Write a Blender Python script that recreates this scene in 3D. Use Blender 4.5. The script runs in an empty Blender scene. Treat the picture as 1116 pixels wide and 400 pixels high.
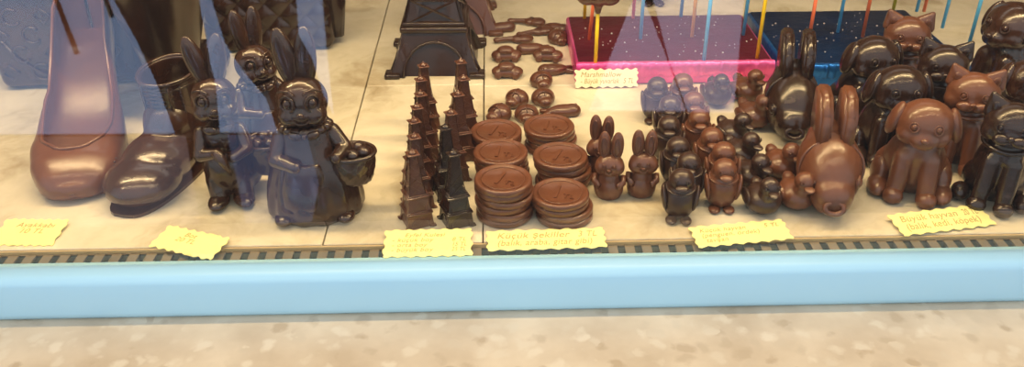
import bpy, bmesh, math, random
from mathutils import Vector, Matrix, Euler
random.seed(7)
PI = math.pi
S = bpy.context.scene
COL = S.collection
R = math.radians

# ------------------------------------------------------------------ camera
CAMH, FPX, IW, IH = 0.43, 980.0, 1116.0, 400.0
PITCH, YAW, ROLL = R(31), R(1.25), R(0.26)
fw = Vector((math.sin(YAW)*math.cos(PITCH), math.cos(YAW)*math.cos(PITCH), -math.sin(PITCH)))
rt = fw.cross(Vector((0, 0, 1))).normalized()
up = rt.cross(fw)
rt, up = rt*math.cos(ROLL) - up*math.sin(ROLL), up*math.cos(ROLL) + rt*math.sin(ROLL)
EYE = Vector((0, 0, CAMH))
cd = bpy.data.cameras.new('camera'); cam = bpy.data.objects.new('camera', cd); COL.objects.link(cam)
cd.sensor_width = 36; cd.lens = FPX/IW*36; cd.clip_start = .01
m = Matrix((rt, up, -fw)).transposed().to_4x4(); m.translation = EYE
cam.matrix_world = m
cd.dof.use_dof = True; cd.dof.focus_distance = .86; cd.dof.aperture_fstop = 13
S.camera = cam

# ------------------------------------------------------------------ world, sun, lamps, exposure
S.view_settings.view_transform = 'Standard'; S.view_settings.look = 'None'
S.view_settings.gamma = 1; S.view_settings.use_curve_mapping = False
S.view_settings.exposure = 0.0
w = bpy.data.worlds.new('sky'); S.world = w; w.use_nodes = True
bg = w.node_tree.nodes['Background']; bg.inputs[0].default_value = (.93, .97, 1, 1); bg.inputs[1].default_value = 1.12
def lamp(name, kind, loc, rot, energy, color, size=None, size_y=None):
    l = bpy.data.lights.new(name, kind); l.energy = energy; l.color = color
    if kind == 'AREA':
        l.shape = 'RECTANGLE'; l.size = size; l.size_y = size_y
    o = bpy.data.objects.new(name, l); COL.objects.link(o); o.location = loc; o.rotation_euler = rot
    return o
sun = lamp('sun', 'SUN', (0, 0, 3), (R(-20), 0, 0), 7.5, (1, .96, .9)); sun.data.angle = R(.6)
lamp('front_tube', 'AREA', (.0, .74, .60), (R(8), 0, 0), 11.0, (1, .71, .35), 1.5, .018)
lamp('rear_tube', 'AREA', (.1, 1.15, .66), (0, 0, 0), 1.1, (1, .92, .80), 1.4, .05)

# ------------------------------------------------------------------ pixel -> point on a level plane
def ray(x, y): return (fw*FPX + rt*(x-IW/2) - up*(y-IH/2)).normalized()
def g(x, y, z=0.0):
    d = ray(x, y); return EYE + d*((z-CAMH)/d.z)
GLASS_Y = .6
def bounce(x, y, z):
    d = ray(x, y); p = EYE + d*(GLASS_Y/d.y); d = Vector((d.x, -d.y, d.z))
    return p + d*((z-p.z)/d.z)

# ------------------------------------------------------------------ materials
def mat(name, col, rough=.5, metal=0, coat=0, noise=None, bump=None, spec=None, sss=0):
    mt = bpy.data.materials.new(name); mt.use_nodes = True; nt = mt.node_tree
    b = nt.nodes['Principled BSDF']
    b.inputs['Base Color'].default_value = (*col, 1); b.inputs['Roughness'].default_value = rough
    b.inputs['Metallic'].default_value = metal; b.inputs['Coat Weight'].default_value = coat
    b.inputs['Coat Roughness'].default_value = .15
    if spec is not None: b.inputs['Specular IOR Level'].default_value = spec
    tc = nt.nodes.new('ShaderNodeTexCoord')
    if noise:
        sc, c2, lo, hi = noise
        n = nt.nodes.new('ShaderNodeTexNoise'); n.inputs['Scale'].default_value = sc; n.inputs['Detail'].default_value = 6
        r = nt.nodes.new('ShaderNodeValToRGB')
        r.color_ramp.elements[0].position = lo; r.color_ramp.elements[0].color = (*col, 1)
        r.color_ramp.elements[1].position = hi; r.color_ramp.elements[1].color = (*c2, 1)
        nt.links.new(tc.outputs['Object'], n.inputs['Vector']); nt.links.new(n.outputs['Fac'], r.inputs[0])
        nt.links.new(r.outputs[0], b.inputs['Base Color'])
    if bump:
        sc, st = bump
        n = nt.nodes.new('ShaderNodeTexNoise'); n.inputs['Scale'].default_value = sc; n.inputs['Detail'].default_value = 4
        bu = nt.nodes.new('ShaderNodeBump'); bu.inputs['Strength'].default_value = st; bu.inputs['Distance'].default_value = .002
        nt.links.new(tc.outputs['Object'], n.inputs['Vector']); nt.links.new(n.outputs['Fac'], bu.inputs['Height'])
        nt.links.new(bu.outputs[0], b.inputs['Normal'])
    return mt
MILK = mat('milk_chocolate', (.125, .044, .021), .29, 0, .2, (45, (.165, .062, .031), .35, .8), (160, .10))
MILKD = mat('brown_chocolate', (.095, .034, .018), .29, 0, .25, (45, (.14, .053, .028), .35, .8), (160, .12))
DARK = mat('dark_chocolate', (.021, .009, .005), .25, 0, .25, (40, (.036, .015, .009), .35, .8), (150, .12))
DARKB = mat('semi_dark_chocolate', (.030, .012, .006), .23, 0, .4, (40, (.055, .021, .011), .35, .8), (150, .15))
DARKS = mat('dusky_chocolate', (.036, .016, .010), .32, 0, .2, (40, (.055, .025, .016), .35, .8), (150, .12))
CARD = mat('yellow_card', (.90, .84, .34), .7, 0, 0, None, (300, .08))
CARDW = mat('cream_card', (.86, .84, .60), .7)
INK = mat('brown_ink', (.42, .32, .10), .8)
BLUEPAINT = mat('light_blue_paint', (.42, .72, .92), .35, 0, .1, (6, (.44, .74, .94), .3, .7))
GRILLE = mat('bronze_metal', (.20, .165, .115), .45, .5, 0, (30, (.27, .225, .16), .3, .7))
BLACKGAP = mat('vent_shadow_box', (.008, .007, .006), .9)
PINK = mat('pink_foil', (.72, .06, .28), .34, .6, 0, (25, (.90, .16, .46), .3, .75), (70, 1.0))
PINKT = mat('pink_foil_top_shaded', (.13, .010, .028), .42, .6, 0, (30, (.17, .014, .04), .3, .7), (90, .5))  # same pink foil, its colour darkened for the dark ceiling it mirrors
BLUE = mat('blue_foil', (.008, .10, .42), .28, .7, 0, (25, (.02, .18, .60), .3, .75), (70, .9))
BLUET = mat('blue_foil_top_shaded', (.004, .020, .08), .38, .6, 0, (30, (.008, .035, .13), .3, .7), (90, .5))  # same blue foil, the dim reflection on top put into the colour
WALLM = mat('display_wall', (.30, .24, .18), .8)
CEILM = mat('display_ceiling', (.45, .42, .36), .8)
ASPH = mat('asphalt', (.012, .012, .014), .9)
PATCH_BLUE = mat('pale_blue_reflection_patch', (.40, .56, .92), .8)  # tints of the added ground patches that only the pane's reflection shows
PATCH_GREY = mat('pale_grey_reflection_patch', (.62, .60, .86), .8)
PATCH_ROSY = mat('rosy_reflection_patch', (.20, .17, .20), .8)
PATCH_DARKBLUE = mat('dark_blue_reflection_patch', (.10, .15, .30), .8)
FACADE = mat('facade_plaster', (.25, .22, .2), .9)
STK = {'yellow': mat('yellow_plastic', (.92, .62, .02), .4), 'orange': mat('orange_plastic', (.90, .20, .08), .4),
       'blue': mat('light_blue_plastic', (.12, .50, .85), .4), 'amber': mat('amber_plastic', (.92, .50, .12), .4),
       'olive': mat('olive_plastic', (.55, .47, .04), .4), 'coral': mat('coral_plastic', (.90, .16, .16), .4)}

def marble():
    mt = bpy.data.materials.new('shelf_marble'); mt.use_nodes = True; nt = mt.node_tree; N = nt.nodes; L = nt.links
    b = N['Principled BSDF']; b.inputs['Roughness'].default_value = .22
    tc = N.new('ShaderNodeTexCoord')
    n1 = N.new('ShaderNodeTexNoise'); n1.inputs['Scale'].default_value = 5; n1.inputs['Detail'].default_value = 5
    add = N.new('ShaderNodeVectorMath'); add.operation = 'ADD'
    sc = N.new('ShaderNodeVectorMath'); sc.operation = 'SCALE'; sc.inputs['Scale'].default_value = .25
    L.new(tc.outputs['Object'], n1.inputs['Vector']); L.new(n1.outputs['Color'], sc.inputs[0])
    L.new(tc.outputs['Object'], add.inputs[0]); L.new(sc.outputs[0], add.inputs[1])
    n2 = N.new('ShaderNodeTexNoise'); n2.inputs['Scale'].default_value = 7; n2.inputs['Detail'].default_value = 8; n2.inputs['Roughness'].default_value = .65
    L.new(add.outputs[0], n2.inputs['Vector'])
    r = N.new('ShaderNodeValToRGB'); e = r.color_ramp.elements
    e[0].position = .30; e[0].color = (.38, .31, .20, 1); e[1].position = .47; e[1].color = (.62, .56, .43, 1)
    x = e.new(.62); x.color = (.72, .66, .53, 1); x = e.new(.75); x.color = (.52, .45, .31, 1)
    L.new(n2.outputs['Fac'], r.inputs[0]); L.new(r.outputs[0], b.inputs['Base Color'])
    return mt
MARBLE = marble()
def ledge_mat():
    mt = bpy.data.materials.new('sill_breccia'); mt.use_nodes = True; nt = mt.node_tree; N = nt.nodes; L = nt.links
    b = N['Principled BSDF']; b.inputs['Roughness'].default_value = .3
    tc = N.new('ShaderNodeTexCoord')
    n1 = N.new('ShaderNodeTexNoise'); n1.inputs['Scale'].default_value = 18; n1.inputs['Detail'].default_value = 6
    r1 = N.new('ShaderNodeValToRGB'); e = r1.color_ramp.elements
    e[0].position = .3; e[0].color = (.50, .40, .29, 1); e[1].position = .7; e[1].color = (.68, .58, .45, 1)
    v = N.new('ShaderNodeTexVoronoi'); v.inputs['Scale'].default_value = 60; v.inputs['Randomness'].default_value = 1
    r2 = N.new('ShaderNodeValToRGB'); e = r2.color_ramp.elements
    e[0].position = .22; e[0].color = (1, 1, 1, 1); e[1].position = .46; e[1].color = (0, 0, 0, 1)
    v2 = N.new('ShaderNodeTexWhiteNoise') ; L.new(v.outputs['Color'], v2.inputs['Vector'])
    r3 = N.new('ShaderNodeValToRGB'); e = r3.color_ramp.elements
    e[0].position = .0; e[0].color = (.38, .28, .18, 1); e[1].position = .9; e[1].color = (.70, .62, .50, 1)
    L.new(v2.outputs['Value'], r3.inputs[0])
    mx = N.new('ShaderNodeMix'); mx.data_type = 'RGBA'
    mu = N.new('ShaderNodeMath'); mu.operation = 'MULTIPLY'; mu.inputs[1].default_value = .7
    nw = N.new('ShaderNodeTexNoise'); nw.inputs['Scale'].default_value = 60; nw.inputs['Detail'].default_value = 4
    sw = N.new('ShaderNodeVectorMath'); sw.operation = 'SCALE'; sw.inputs['Scale'].default_value = .022
    aw = N.new('ShaderNodeVectorMath'); aw.operation = 'ADD'
    L.new(tc.outputs['Object'], nw.inputs['Vector']); L.new(nw.outputs['Color'], sw.inputs[0]); L.new(tc.outputs['Object'], aw.inputs[0]); L.new(sw.outputs[0], aw.inputs[1])
    L.new(tc.outputs['Object'], n1.inputs['Vector']); L.new(aw.outputs[0], v.inputs['Vector'])
    L.new(n1.outputs['Fac'], r1.inputs[0]); L.new(v.outputs['Distance'], r2.inputs[0]); L.new(r2.outputs[0], mu.inputs[0])
    L.new(mu.outputs[0], mx.inputs[0]); L.new(r1.outputs[0], mx.inputs[6]); L.new(r3.outputs[0], mx.inputs[7])
    L.new(mx.outputs[2], b.inputs['Base Color'])
    return mt
LEDGE = ledge_mat()
def glass_mat():
    mt = bpy.data.materials.new('window_glass'); mt.use_nodes = True; nt = mt.node_tree; N = nt.nodes; L = nt.links
    N.remove(N['Principled BSDF'])
    t = N.new('ShaderNodeBsdfTransparent'); t.inputs[0].default_value = (.98, .99, .99, 1)
    gl = N.new('ShaderNodeBsdfGlossy'); gl.inputs['Roughness'].default_value = .0
    f = N.new('ShaderNodeFresnel'); f.inputs['IOR'].default_value = 1.52
    mx = N.new('ShaderNodeMixShader')
    # both faces of the pane reflect: counted once, on the face that is met from outside the glass
    ge = N.new('ShaderNodeNewGeometry'); inv = N.new('ShaderNodeMath'); inv.operation = 'SUBTRACT'; inv.inputs[0].default_value = 1.0
    dbl = N.new('ShaderNodeMath'); dbl.operation = 'MULTIPLY'; dbl.inputs[1].default_value = 1.9
    cut = N.new('ShaderNodeMath'); cut.operation = 'MULTIPLY'; cut.use_clamp = True
    L.new(ge.outputs['Backfacing'], inv.inputs[1]); L.new(f.outputs[0], dbl.inputs[0]); L.new(dbl.outputs[0], cut.inputs[0]); L.new(inv.outputs[0], cut.inputs[1])
    L.new(cut.outputs[0], mx.inputs[0]); L.new(t.outputs[0], mx.inputs[1]); L.new(gl.outputs[0], mx.inputs[2])
    L.new(mx.outputs[0], N['Material Output'].inputs[0])
    return mt
GLASS = glass_mat()

# ------------------------------------------------------------------ mesh helpers
def finish(name, bm, mt, parent=None, smooth=True):
    bmesh.ops.recalc_face_normals(bm, faces=bm.faces)
    me = bpy.data.meshes.new(name); bm.to_mesh(me); bm.free()
    if smooth:
        for p in me.polygons: p.use_smooth = True
    if mt: me.materials.append(mt)
    o = bpy.data.objects.new(name, me); COL.objects.link(o)
    if parent: o.parent = parent
    return o
def thing(name, label=None, cat=None, group=None):
    o = bpy.data.objects.new(name, None); o.empty_display_size = .01; COL.objects.link(o)
    return tag(o, label, cat, group)
def tag(o, label=None, cat=None, group=None):
    if label: o['label'] = label
    if cat: o['category'] = cat
    if group: o['group'] = group
    return o
def struct(name, bm, mt, smooth=False):
    o = finish(name, bm, mt, None, smooth); o['kind'] = 'structure'; return o
def box(bm, a, b, bev=0, seg=2):
    r = bmesh.ops.create_cube(bm, size=1)
    vs = r['verts']
    for v in vs:
        v.co = Vector([(a[i]+b[i])/2 + v.co[i]*(b[i]-a[i]) for i in range(3)])
    if bev:
        es = list({e for v in vs for e in v.link_edges})
        bmesh.ops.bevel(bm, geom=es, offset=bev, segments=seg, affect='EDGES', profile=.5)
    return bm
def mat_rot(c, rot): return Matrix.Translation(c) @ Euler(rot).to_matrix().to_4x4()
def ell(bm, c, r, rot=(0, 0, 0), seg=20):
    M = mat_rot(c, rot) @ Matrix.Diagonal((*r, 1))
    bmesh.ops.create_uvsphere(bm, u_segments=seg, v_segments=max(8, seg//2+2), radius=1, matrix=M)
    return bm
def tube(bm, pts, r, seg=8, closed=False):
    pts = [Vector(p) for p in pts]; n = len(pts); rings = []
    rr = r if isinstance(r, (list, tuple)) else [r]*n
    ref = None
    for i, p in enumerate(pts):
        a = pts[(i-1) % n] if (closed or i > 0) else p
        b = pts[(i+1) % n] if (closed or i < n-1) else p
        t = (b-a).normalized()
        if ref is None:
            ref = t.orthogonal().normalized()
        ref = (ref - t*ref.dot(t)).normalized(); s = t.cross(ref)
        rings.append([bm.verts.new(p + (ref*math.cos(2*PI*k/seg) + s*math.sin(2*PI*k/seg))*rr[i]) for k in range(seg)])
    for i in range(n if closed else n-1):
        A, B = rings[i], rings[(i+1) % n]
        for k in range(seg): bm.faces.new((A[k], A[(k+1) % seg], B[(k+1) % seg], B[k]))
    if not closed:
        bm.faces.new(rings[0][::-1]); bm.faces.new(rings[-1])
    return bm
def ring(bm, c, r, tr, rot=(0, 0, 0), seg=20, arc=(0, 2*PI)):
    M = mat_rot(c, rot); rx, ry = r if isinstance(r, tuple) else (r, r)
    full = abs(arc[1]-arc[0]-2*PI) < 1e-6
    n = seg if full else seg+1
    pts = [M @ Vector((rx*math.cos(arc[0]+(arc[1]-arc[0])*k/seg), ry*math.sin(arc[0]+(arc[1]-arc[0])*k/seg), 0)) for k in range(n)]
    return tube(bm, pts, tr, 6, full)
def lathe(bm, prof, seg=40, sx=1, sy=1, ripple=None, c=(0, 0, 0)):
    rings = []
    for (r, z) in prof:
        row = []
        for k in range(seg):
            a = 2*PI*k/seg
            rr = r*(1 + (ripple(a, z) if ripple else 0))
            row.append(bm.verts.new((c[0]+rr*math.cos(a)*sx, c[1]+rr*math.sin(a)*sy, c[2]+z)))
        rings.append(row)
    for i in range(len(rings)-1):
        for k in range(seg): bm.faces.new((rings[i][k], rings[i][(k+1) % seg], rings[i+1][(k+1) % seg], rings[i+1][k]))
    bm.faces.new(rings[0][::-1]); bm.faces.new(rings[-1])
    return bm
def blob(name, els, vox, mt, parent=None, it=4, floor=True):
    """union of ellipsoids and tapered capsules melted into one continuous surface"""
    bm = bmesh.new()
    for e in els:
        if e[0] == 'e': ell(bm, e[1], e[2], e[3] if len(e) > 3 else (0, 0, 0), 24)
        else:
            p0, p1 = Vector(e[1]), Vector(e[2]); n = 7
            for i in range(n+1):
                t = i/n; ell(bm, p0.lerp(p1, t), [e[3]*(1-t)+e[4]*t]*3, (0, 0, 0), 14)
    o = finish(name, bm, mt, None)
    m1 = o.modifiers.new('r', 'REMESH'); m1.mode = 'VOXEL'; m1.voxel_size = vox
    m2 = o.modifiers.new('s', 'SMOOTH'); m2.iterations = it; m2.factor = .6
    dg = bpy.context.evaluated_depsgraph_get()
    me = bpy.data.meshes.new_from_object(o.evaluated_get(dg)); old = o.data
    o.modifiers.clear(); o.data = me; bpy.data.meshes.remove(old); me.name = name
    for v in me.vertices:
        if floor and v.co.z < 0: v.co.z = 0
    for p in me.polygons: p.use_smooth = True
    me.materials.clear(); me.materials.append(mt)
    if parent: o.parent = parent
    return o
def poly_prism(bm, pts, z0, z1):
    a = [bm.verts.new((x, y, z0)) for x, y in pts]; b = [bm.verts.new((x, y, z1)) for x, y in pts]
    n = len(pts)
    fs = [bm.faces.new(a[::-1]), bm.faces.new(b)]
    for i in range(n): bm.faces.new((a[i], a[(i+1) % n], b[(i+1) % n], b[i]))
    bmesh.ops.triangulate(bm, faces=fs)
    return bm
def text_mesh(body, size, shear=0.0, extr=.0002):
    cu = bpy.data.curves.new('t', 'FONT'); cu.body = body; cu.size = size; cu.extrude = extr; cu.shear = shear
    cu.space_character = 1.05
    o = bpy.data.objects.new('t', cu); COL.objects.link(o)
    me = bpy.data.meshes.new_from_object(o.evaluated_get(bpy.context.evaluated_depsgraph_get()))
    bpy.data.objects.remove(o); bpy.data.curves.remove(cu)
    return me
def dup(root, label=None):
    r = root.copy(); COL.objects.link(r)
    if label: r['label'] = label
    for ch in list(root.children):
        c = ch.copy(); COL.objects.link(c); c.parent = r
        for gg in list(ch.children):
            d = gg.copy(); COL.objects.link(d); d.parent = c
    return r
def recolour(root, mt):
    """give a copied thing its own chocolate"""
    for ch in list(root.children)+[x for c in root.children for x in c.children]:
        if ch.data and ch.data.materials:
            key = ch.data.name.split('|')[0]+'|'+mt.name
            me = bpy.data.meshes.get(key)
            if me is None:
                me = ch.data.copy(); me.name = key; me.materials[0] = mt
            ch.data = me
    return root
def put(o, p, rz=0, s=1.0):
    o.location = (p[0], p[1], p[2] if len(p) > 2 else 0); o.rotation_euler = (0, 0, rz); o.scale = (s, s, s)
    return o
_first = {}
def facing(p, rel): return R(rel)-math.atan2(p[0], p[1])
def spawn(builder, label, cat, group, p, rz=0, s=1.0, mt=None):
    k = builder.__name__
    if k not in _first:
        o = builder(); _first[k] = o
    else: o = dup(_first[k])
    tag(o, label, cat, group)
    if mt: recolour(o, mt)
    return put(o, p, rz, s)

# ================================================================== setting
XL, XR = -1.0, 1.05
FRONT, BACK = .621, 1.75
bm = bmesh.new()
def tile(x0, x1, y0, y1): box(bm, (x0+.0006, y0+.0006, -.012), (x1-.0006, y1-.0006, 0), .0008, 1)
for x0, x1, ys in ((XL, -.145, (FRONT, BACK)), (-.145, -.011, (FRONT, .935, BACK)), (-.011, XR, (FRONT, .93, BACK))):
    for a, b in zip(ys, ys[1:]): tile(x0, x1, a, b)
struct('floor', bm, MARBLE)
bm = bmesh.new(); box(bm, (XL, FRONT+.002, -.03), (XR, BACK, -.011)); struct('trim_1', bm, mat('grout', (.10, .07, .04), .8))
# ventilation grille with slots
bm = bmesh.new()
gy0, gy1, zt = .598, FRONT, -.0035
box(bm, (XL, gy1-.0035, zt-.002), (XR, gy1, zt)); box(bm, (XL, gy0, zt-.002), (XR, gy0+.004, zt))
x = XL
while x < XR:
    box(bm, (x, gy0+.003, zt-.002), (x+.0080, gy1-.003, zt)); x += .0142
struct('trim_2', bm, GRILLE)
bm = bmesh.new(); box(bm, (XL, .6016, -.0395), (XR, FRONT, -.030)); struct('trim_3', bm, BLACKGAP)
# raised lip of the shelf in front of the grille
bm = bmesh.new(); box(bm, (XL, FRONT-.0022, -.012), (XR, FRONT-.0004, -.0005), .0005, 1); struct('trim_4', bm, mat('warm_edge_strip', (.50, .36, .18), .4))
# blue painted window frame
prof = [(.6015, .0), (.592, .0004), (.585, -.0004), (.5805, -.0028), (.5785, -.008), (.5765, -.0335), (.5770, -.0368), (.5785, -.0388), (.5800, -.0398), (.5802, -.0410), (.6015, -.041)]
bm = bmesh.new()
A = [bm.verts.new((XL-.05, y, z)) for y, z in prof]; B = [bm.verts.new((XR+.05, y, z)) for y, z in prof]
for i in range(len(prof)):
    j = (i+1) % len(prof); bm.faces.new((A[i], A[j], B[j], B[i]))
bm.faces.new(A[::-1]); bm.faces.new(B)
o = struct('trim_5', bm, BLUEPAINT, True)
# stone sill outside
bm = bmesh.new(); box(bm, (XL-.3, .475, -.105), (XR+.3, .62, -.0402), .004, 2); struct('trim_6', bm, LEDGE)
# pane
bm = bmesh.new(); box(bm, (XL, .5975, .0002), (XR, .6015, .86)); struct('window_1', bm, GLASS)
# room of the display, facade, pavement, then unseen shapes added for the pane to mirror
bm = bmesh.new(); box(bm, (XL-.05, BACK, -.03), (XR+.05, BACK+.05, .86)); struct('wall_back', bm, WALLM)
bm = bmesh.new(); box(bm, (XL-.05, .60, -.03), (XL, BACK, .86)); struct('wall_left', bm, WALLM)
bm = bmesh.new(); box(bm, (XR, .60, -.03), (XR+.05, BACK, .86)); struct('wall_right', bm, WALLM)
bm = bmesh.new(); box(bm, (XL-.3, .60, .86), (XR+.3, BACK+.05, .95)); struct('ceiling', bm, CEILM)
bm = bmesh.new(); box(bm, (XL-1.5, .60, .95), (XR+1.5, .9, 2.0)); box(bm, (XL-1.5, .60, -.85), (XL-.05, .7, .95)); box(bm, (XR+.05, .60, -.85), (XR+1.5, .7, .95))
box(bm, (XL-.05, .50, -.85), (XR+.05, .62, -.105)); struct('wall_front', bm, FACADE)
bm = bmesh.new(); box(bm, (-6, -7, -.90), (6, .6, -.85)); struct('trim_7', bm, ASPH)
def reflection_patch(n, pts, mt):  # unseen patch added on the ground, outlined to shape the reflection in the pane
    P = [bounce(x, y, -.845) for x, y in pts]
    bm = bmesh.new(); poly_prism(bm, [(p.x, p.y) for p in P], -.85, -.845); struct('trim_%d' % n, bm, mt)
reflection_patch(8, [(-90, -30), (108, -30), (150, 45), (172, 92), (191, 144), (-90, 146)], PATCH_BLUE)
reflection_patch(9, [(212, -30), (222, -30), (245, 45), (263, 74), (290, 106), (303, 143), (240, 143), (236, 95), (228, 58)], PATCH_BLUE)
reflection_patch(10, [(-90, 149), (203, 147), (222, 262), (-90, 285)], PATCH_ROSY)
reflection_patch(11, [(248, 146), (335, 146), (348, 200), (338, 250), (270, 250)], PATCH_DARKBLUE)
reflection_patch(12, [(698, -30), (702, 0), (726, 62), (747, 120), (642, 119), (690, -2)], PATCH_GREY)
reflection_patch(13, [(704, -30), (813, -30), (799, 122), (749, 120), (728, 62)], PATCH_GREY)
reflection_patch(14, [(321, -30), (349, -30), (357, 62), (364, 125), (352, 100), (340, 62), (326, 38)], PATCH_BLUE)
def reflection_streak(n, a, b, wd):  # unseen dark strip added to cut a thin streak into the reflection
    p, q = bounce(*a, -.84), bounce(*b, -.84); d = (q-p).normalized(); k = Vector((-d.y, d.x, 0))*wd
    bm = bmesh.new(); poly_prism(bm, [((p+k).x, (p+k).y), ((p-k).x, (p-k).y), ((q-k).x, (q-k).y), ((q+k).x, (q+k).y)], -.8448, -.825); struct('trim_%d' % n, bm, ASPH)
reflection_streak(15, (54, -20), (84, 57), .008); reflection_streak(16, (112, -10), (122, 17), .008)

# ================================================================== chocolate figures
def eye(parent, c, r, mt, rot=(PI/2, 0, 0)):
    bm = bmesh.new(); ell(bm, c, (r*.62, r*.45, r*.7), (0, 0, 0), 12); ring(bm, c, (r, r*1.05), r*.2, rot, 14)
    return finish('eye', bm, mt, parent)

def squash(t, k, kz, c=(0, 0, 0), only=None):
    seen = set()
    for ch in list(t.children):
        for o in [ch]+list(ch.children):
            if only and not only(o): continue
            if o.data.name in seen: continue
            seen.add(o.data.name)
            for v in o.data.vertices: v.co = Vector((c[0]+(v.co.x-c[0])*k, c[1]+(v.co.y-c[1])*k, c[2]+(v.co.z-c[2])*kz))
def build_penguin():
    t = thing('penguin_figurine'); M = MILK
    blob('body', [('e', (0, 0, .018), (.0150, .0135, .0195)), ('e', (0, -.001, .0375), (.0108, .0108, .0100)), ('e', (0, .004, .028), (.0115, .0105, .012))], .0011, M, t)
    for s in (-1, 1):
        bm = bmesh.new(); ell(bm, (s*.0132, -.003, .021), (.0030, .0075, .0120), (R(-12), s*R(9), 0)); finish('wing', bm, M, t)
        bm = bmesh.new(); ell(bm, (s*.0062, -.0105, .0024), (.0052, .0070, .0026)); finish('foot', bm, M, t)
        eye(t, (s*.0042, -.0105, .0395), .0019, M)
    bm = bmesh.new(); ell(bm, (0, -.0125, .0352), (.0058, .0045, .0022), (R(12), 0, 0)); finish('beak', bm, M, t)
    bm = bmesh.new(); ring(bm, (0, -.0005, .0300), (.0122, .0115), .0012, (R(10), 0, 0), 24); finish('collar', bm, M, t)
    return t
def build_duck():
    t = thing('duck_figurine'); M = MILK
    blob('body', [('e', (0, .001, .0135), (.0175, .0205, .0135)), ('e', (0, .018, .0195), (.0065, .0085, .0055), (R(30), 0, 0)), ('e', (0, -.010, .0235), (.0082, .0085, .0085)),
                  ('e', (0, -.0110, .0335), (.0093, .0095, .0092))], .0011, M, t)
    for s in (-1, 1):
        bm = bmesh.new(); ell(bm, (s*.0150, .004, .0155), (.0033, .0115, .0070), (R(10), 0, 0)); finish('wing', bm, M, t)
        eye(t, (s*.0062, -.0180, .0355), .0022, M, (PI/2, 0, s*R(35)))
    bm = bmesh.new(); ell(bm, (0, -.0215, .0312), (.0048, .0062, .0017), (R(8), 0, 0)); ell(bm, (0, -.0205, .0290), (.0040, .0050, .0013), (R(8), 0, 0)); finish('beak', bm, M, t)
    return t
def build_bunny():
    t = thing('bunny_figurine'); M = MILK
    blob('body', [('e', (0, 0, .010), (.0165, .0135, .0155)), ('e', (0, 0, .020), (.0125, .011, .010)), ('e', (0, -.001, .0345), (.0155, .0125, .0108)), ('e', (-.008, -.003, .033), (.0085, .009, .008)), ('e', (.008, -.003, .033), (.0085, .009, .008))], .0011, M, t)
    for s in (-1, 1):
        e = blob('ear', [('e', (s*.0068, 0, .0530), (.0072, .0048, .0150), (0, s*R(3), 0))], .001, M, t)
        bm = bmesh.new(); ring(bm, (s*.0070, -.0048, .0535), (.0036, .0098), .0009, (PI/2, 0, 0), 20); finish('inner_ear', bm, M, e)
        bm = bmesh.new(); tube(bm, [(s*.0145, -.001, .023), (s*.0155, -.006, .018), (s*.010, -.0125, .0165)], [.0038, .0036, .003], 10); finish('arm', bm, M, t)
        eye(t, (s*.0052, -.0128, .0370), .0020, M)
    bm = bmesh.new(); ell(bm, (0, -.0142, .0335), (.0020, .0015, .0014)); ring(bm, (0, -.0138, .0325), (.0042, .0030), .0006, (PI/2, 0, 0), 10, (PI, 2*PI)); finish('nose', bm, M, t)
    squash(t, .84, 1)
    return t

def face_muzzle(t, M, y, z, k=1.0):
    bm = bmesh.new(); ell(bm, (0, y-.0015*k, z+.002*k), (.0042*k, .003*k, .003*k)); finish('nose', bm, M, t)
    bm = bmesh.new(); ring(bm, (-.006*k, y+.003*k, z-.004*k), (.006*k, .005*k), .0009*k, (PI/2, 0, R(-12)), 10, (PI, 2*PI)); ring(bm, (.006*k, y+.003*k, z-.004*k), (.006*k, .005*k), .0009*k, (PI/2, 0, R(12)), 10, (PI, 2*PI)); finish('mouth', bm, M, t)
def build_dog():
    t = thing('dog_figurine'); M = MILK
    blob('body', [('e', (0, .004, .030), (.031, .030, .034)), ('e', (0, .012, .022), (.038, .030, .024)), ('e', (0, -.006, .048), (.022, .022, .022)),
                  ('c', (-.013, -.022, .042), (-.015, -.031, .006), .0105, .0095), ('c', (.013, -.022, .042), (.015, -.031, .006), .0105, .0095)], .0021, M, t)
    blob('head', [('e', (0, -.008, .079), (.0305, .0270, .0265)), ('e', (0, -.026, .068), (.0165, .0135, .0120)), ('e', (-.014, -.018, .070), (.014, .014, .012)), ('e', (.014, -.018, .070), (.014, .014, .012))], .0019, M, t)
    for s in (-1, 1):
        e = blob('ear', [('e', (s*.0300, -.006, .0800), (.0070, .0130, .0205), (0, s*R(-16), 0))], .0016, M, t)
        blob('paw', [('e', (s*.0160, -.0370, .0070), (.0105, .0120, .0085))], .0014, M, t)
        p = blob('hind_foot', [('e', (s*.0310, -.0170, .0075), (.0110, .0210, .0085)), ('e', (s*.0290, .002, .016), (.0115, .018, .016))], .0014, M, t)
        eye(t, (s*.0120, -.0320, .0830), .0048, M, (PI/2-R(15), 0, s*R(20)))
    face_muzzle(t, M, -.0385, .0700)
    for o in t.children:
        if o.name.split('.')[0] in ('body', 'paw', 'hind_foot'):
            for v in o.data.vertices: v.co.y *= .80; v.co.x *= .92
    squash(t, .86, .86, (0, -.004, .055), only=lambda o: o.name.split('.')[0] in ('head', 'ear', 'inner_ear', 'eye', 'brow', 'nose', 'mouth', 'cheek'))
    bm = bmesh.new(); tube(bm, [(.016, .026, .010), (.024, .028, .020), (.026, .025, .030)], [.006, .005, .0035], 10); finish('tail', bm, M, t)
    return t
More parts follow.
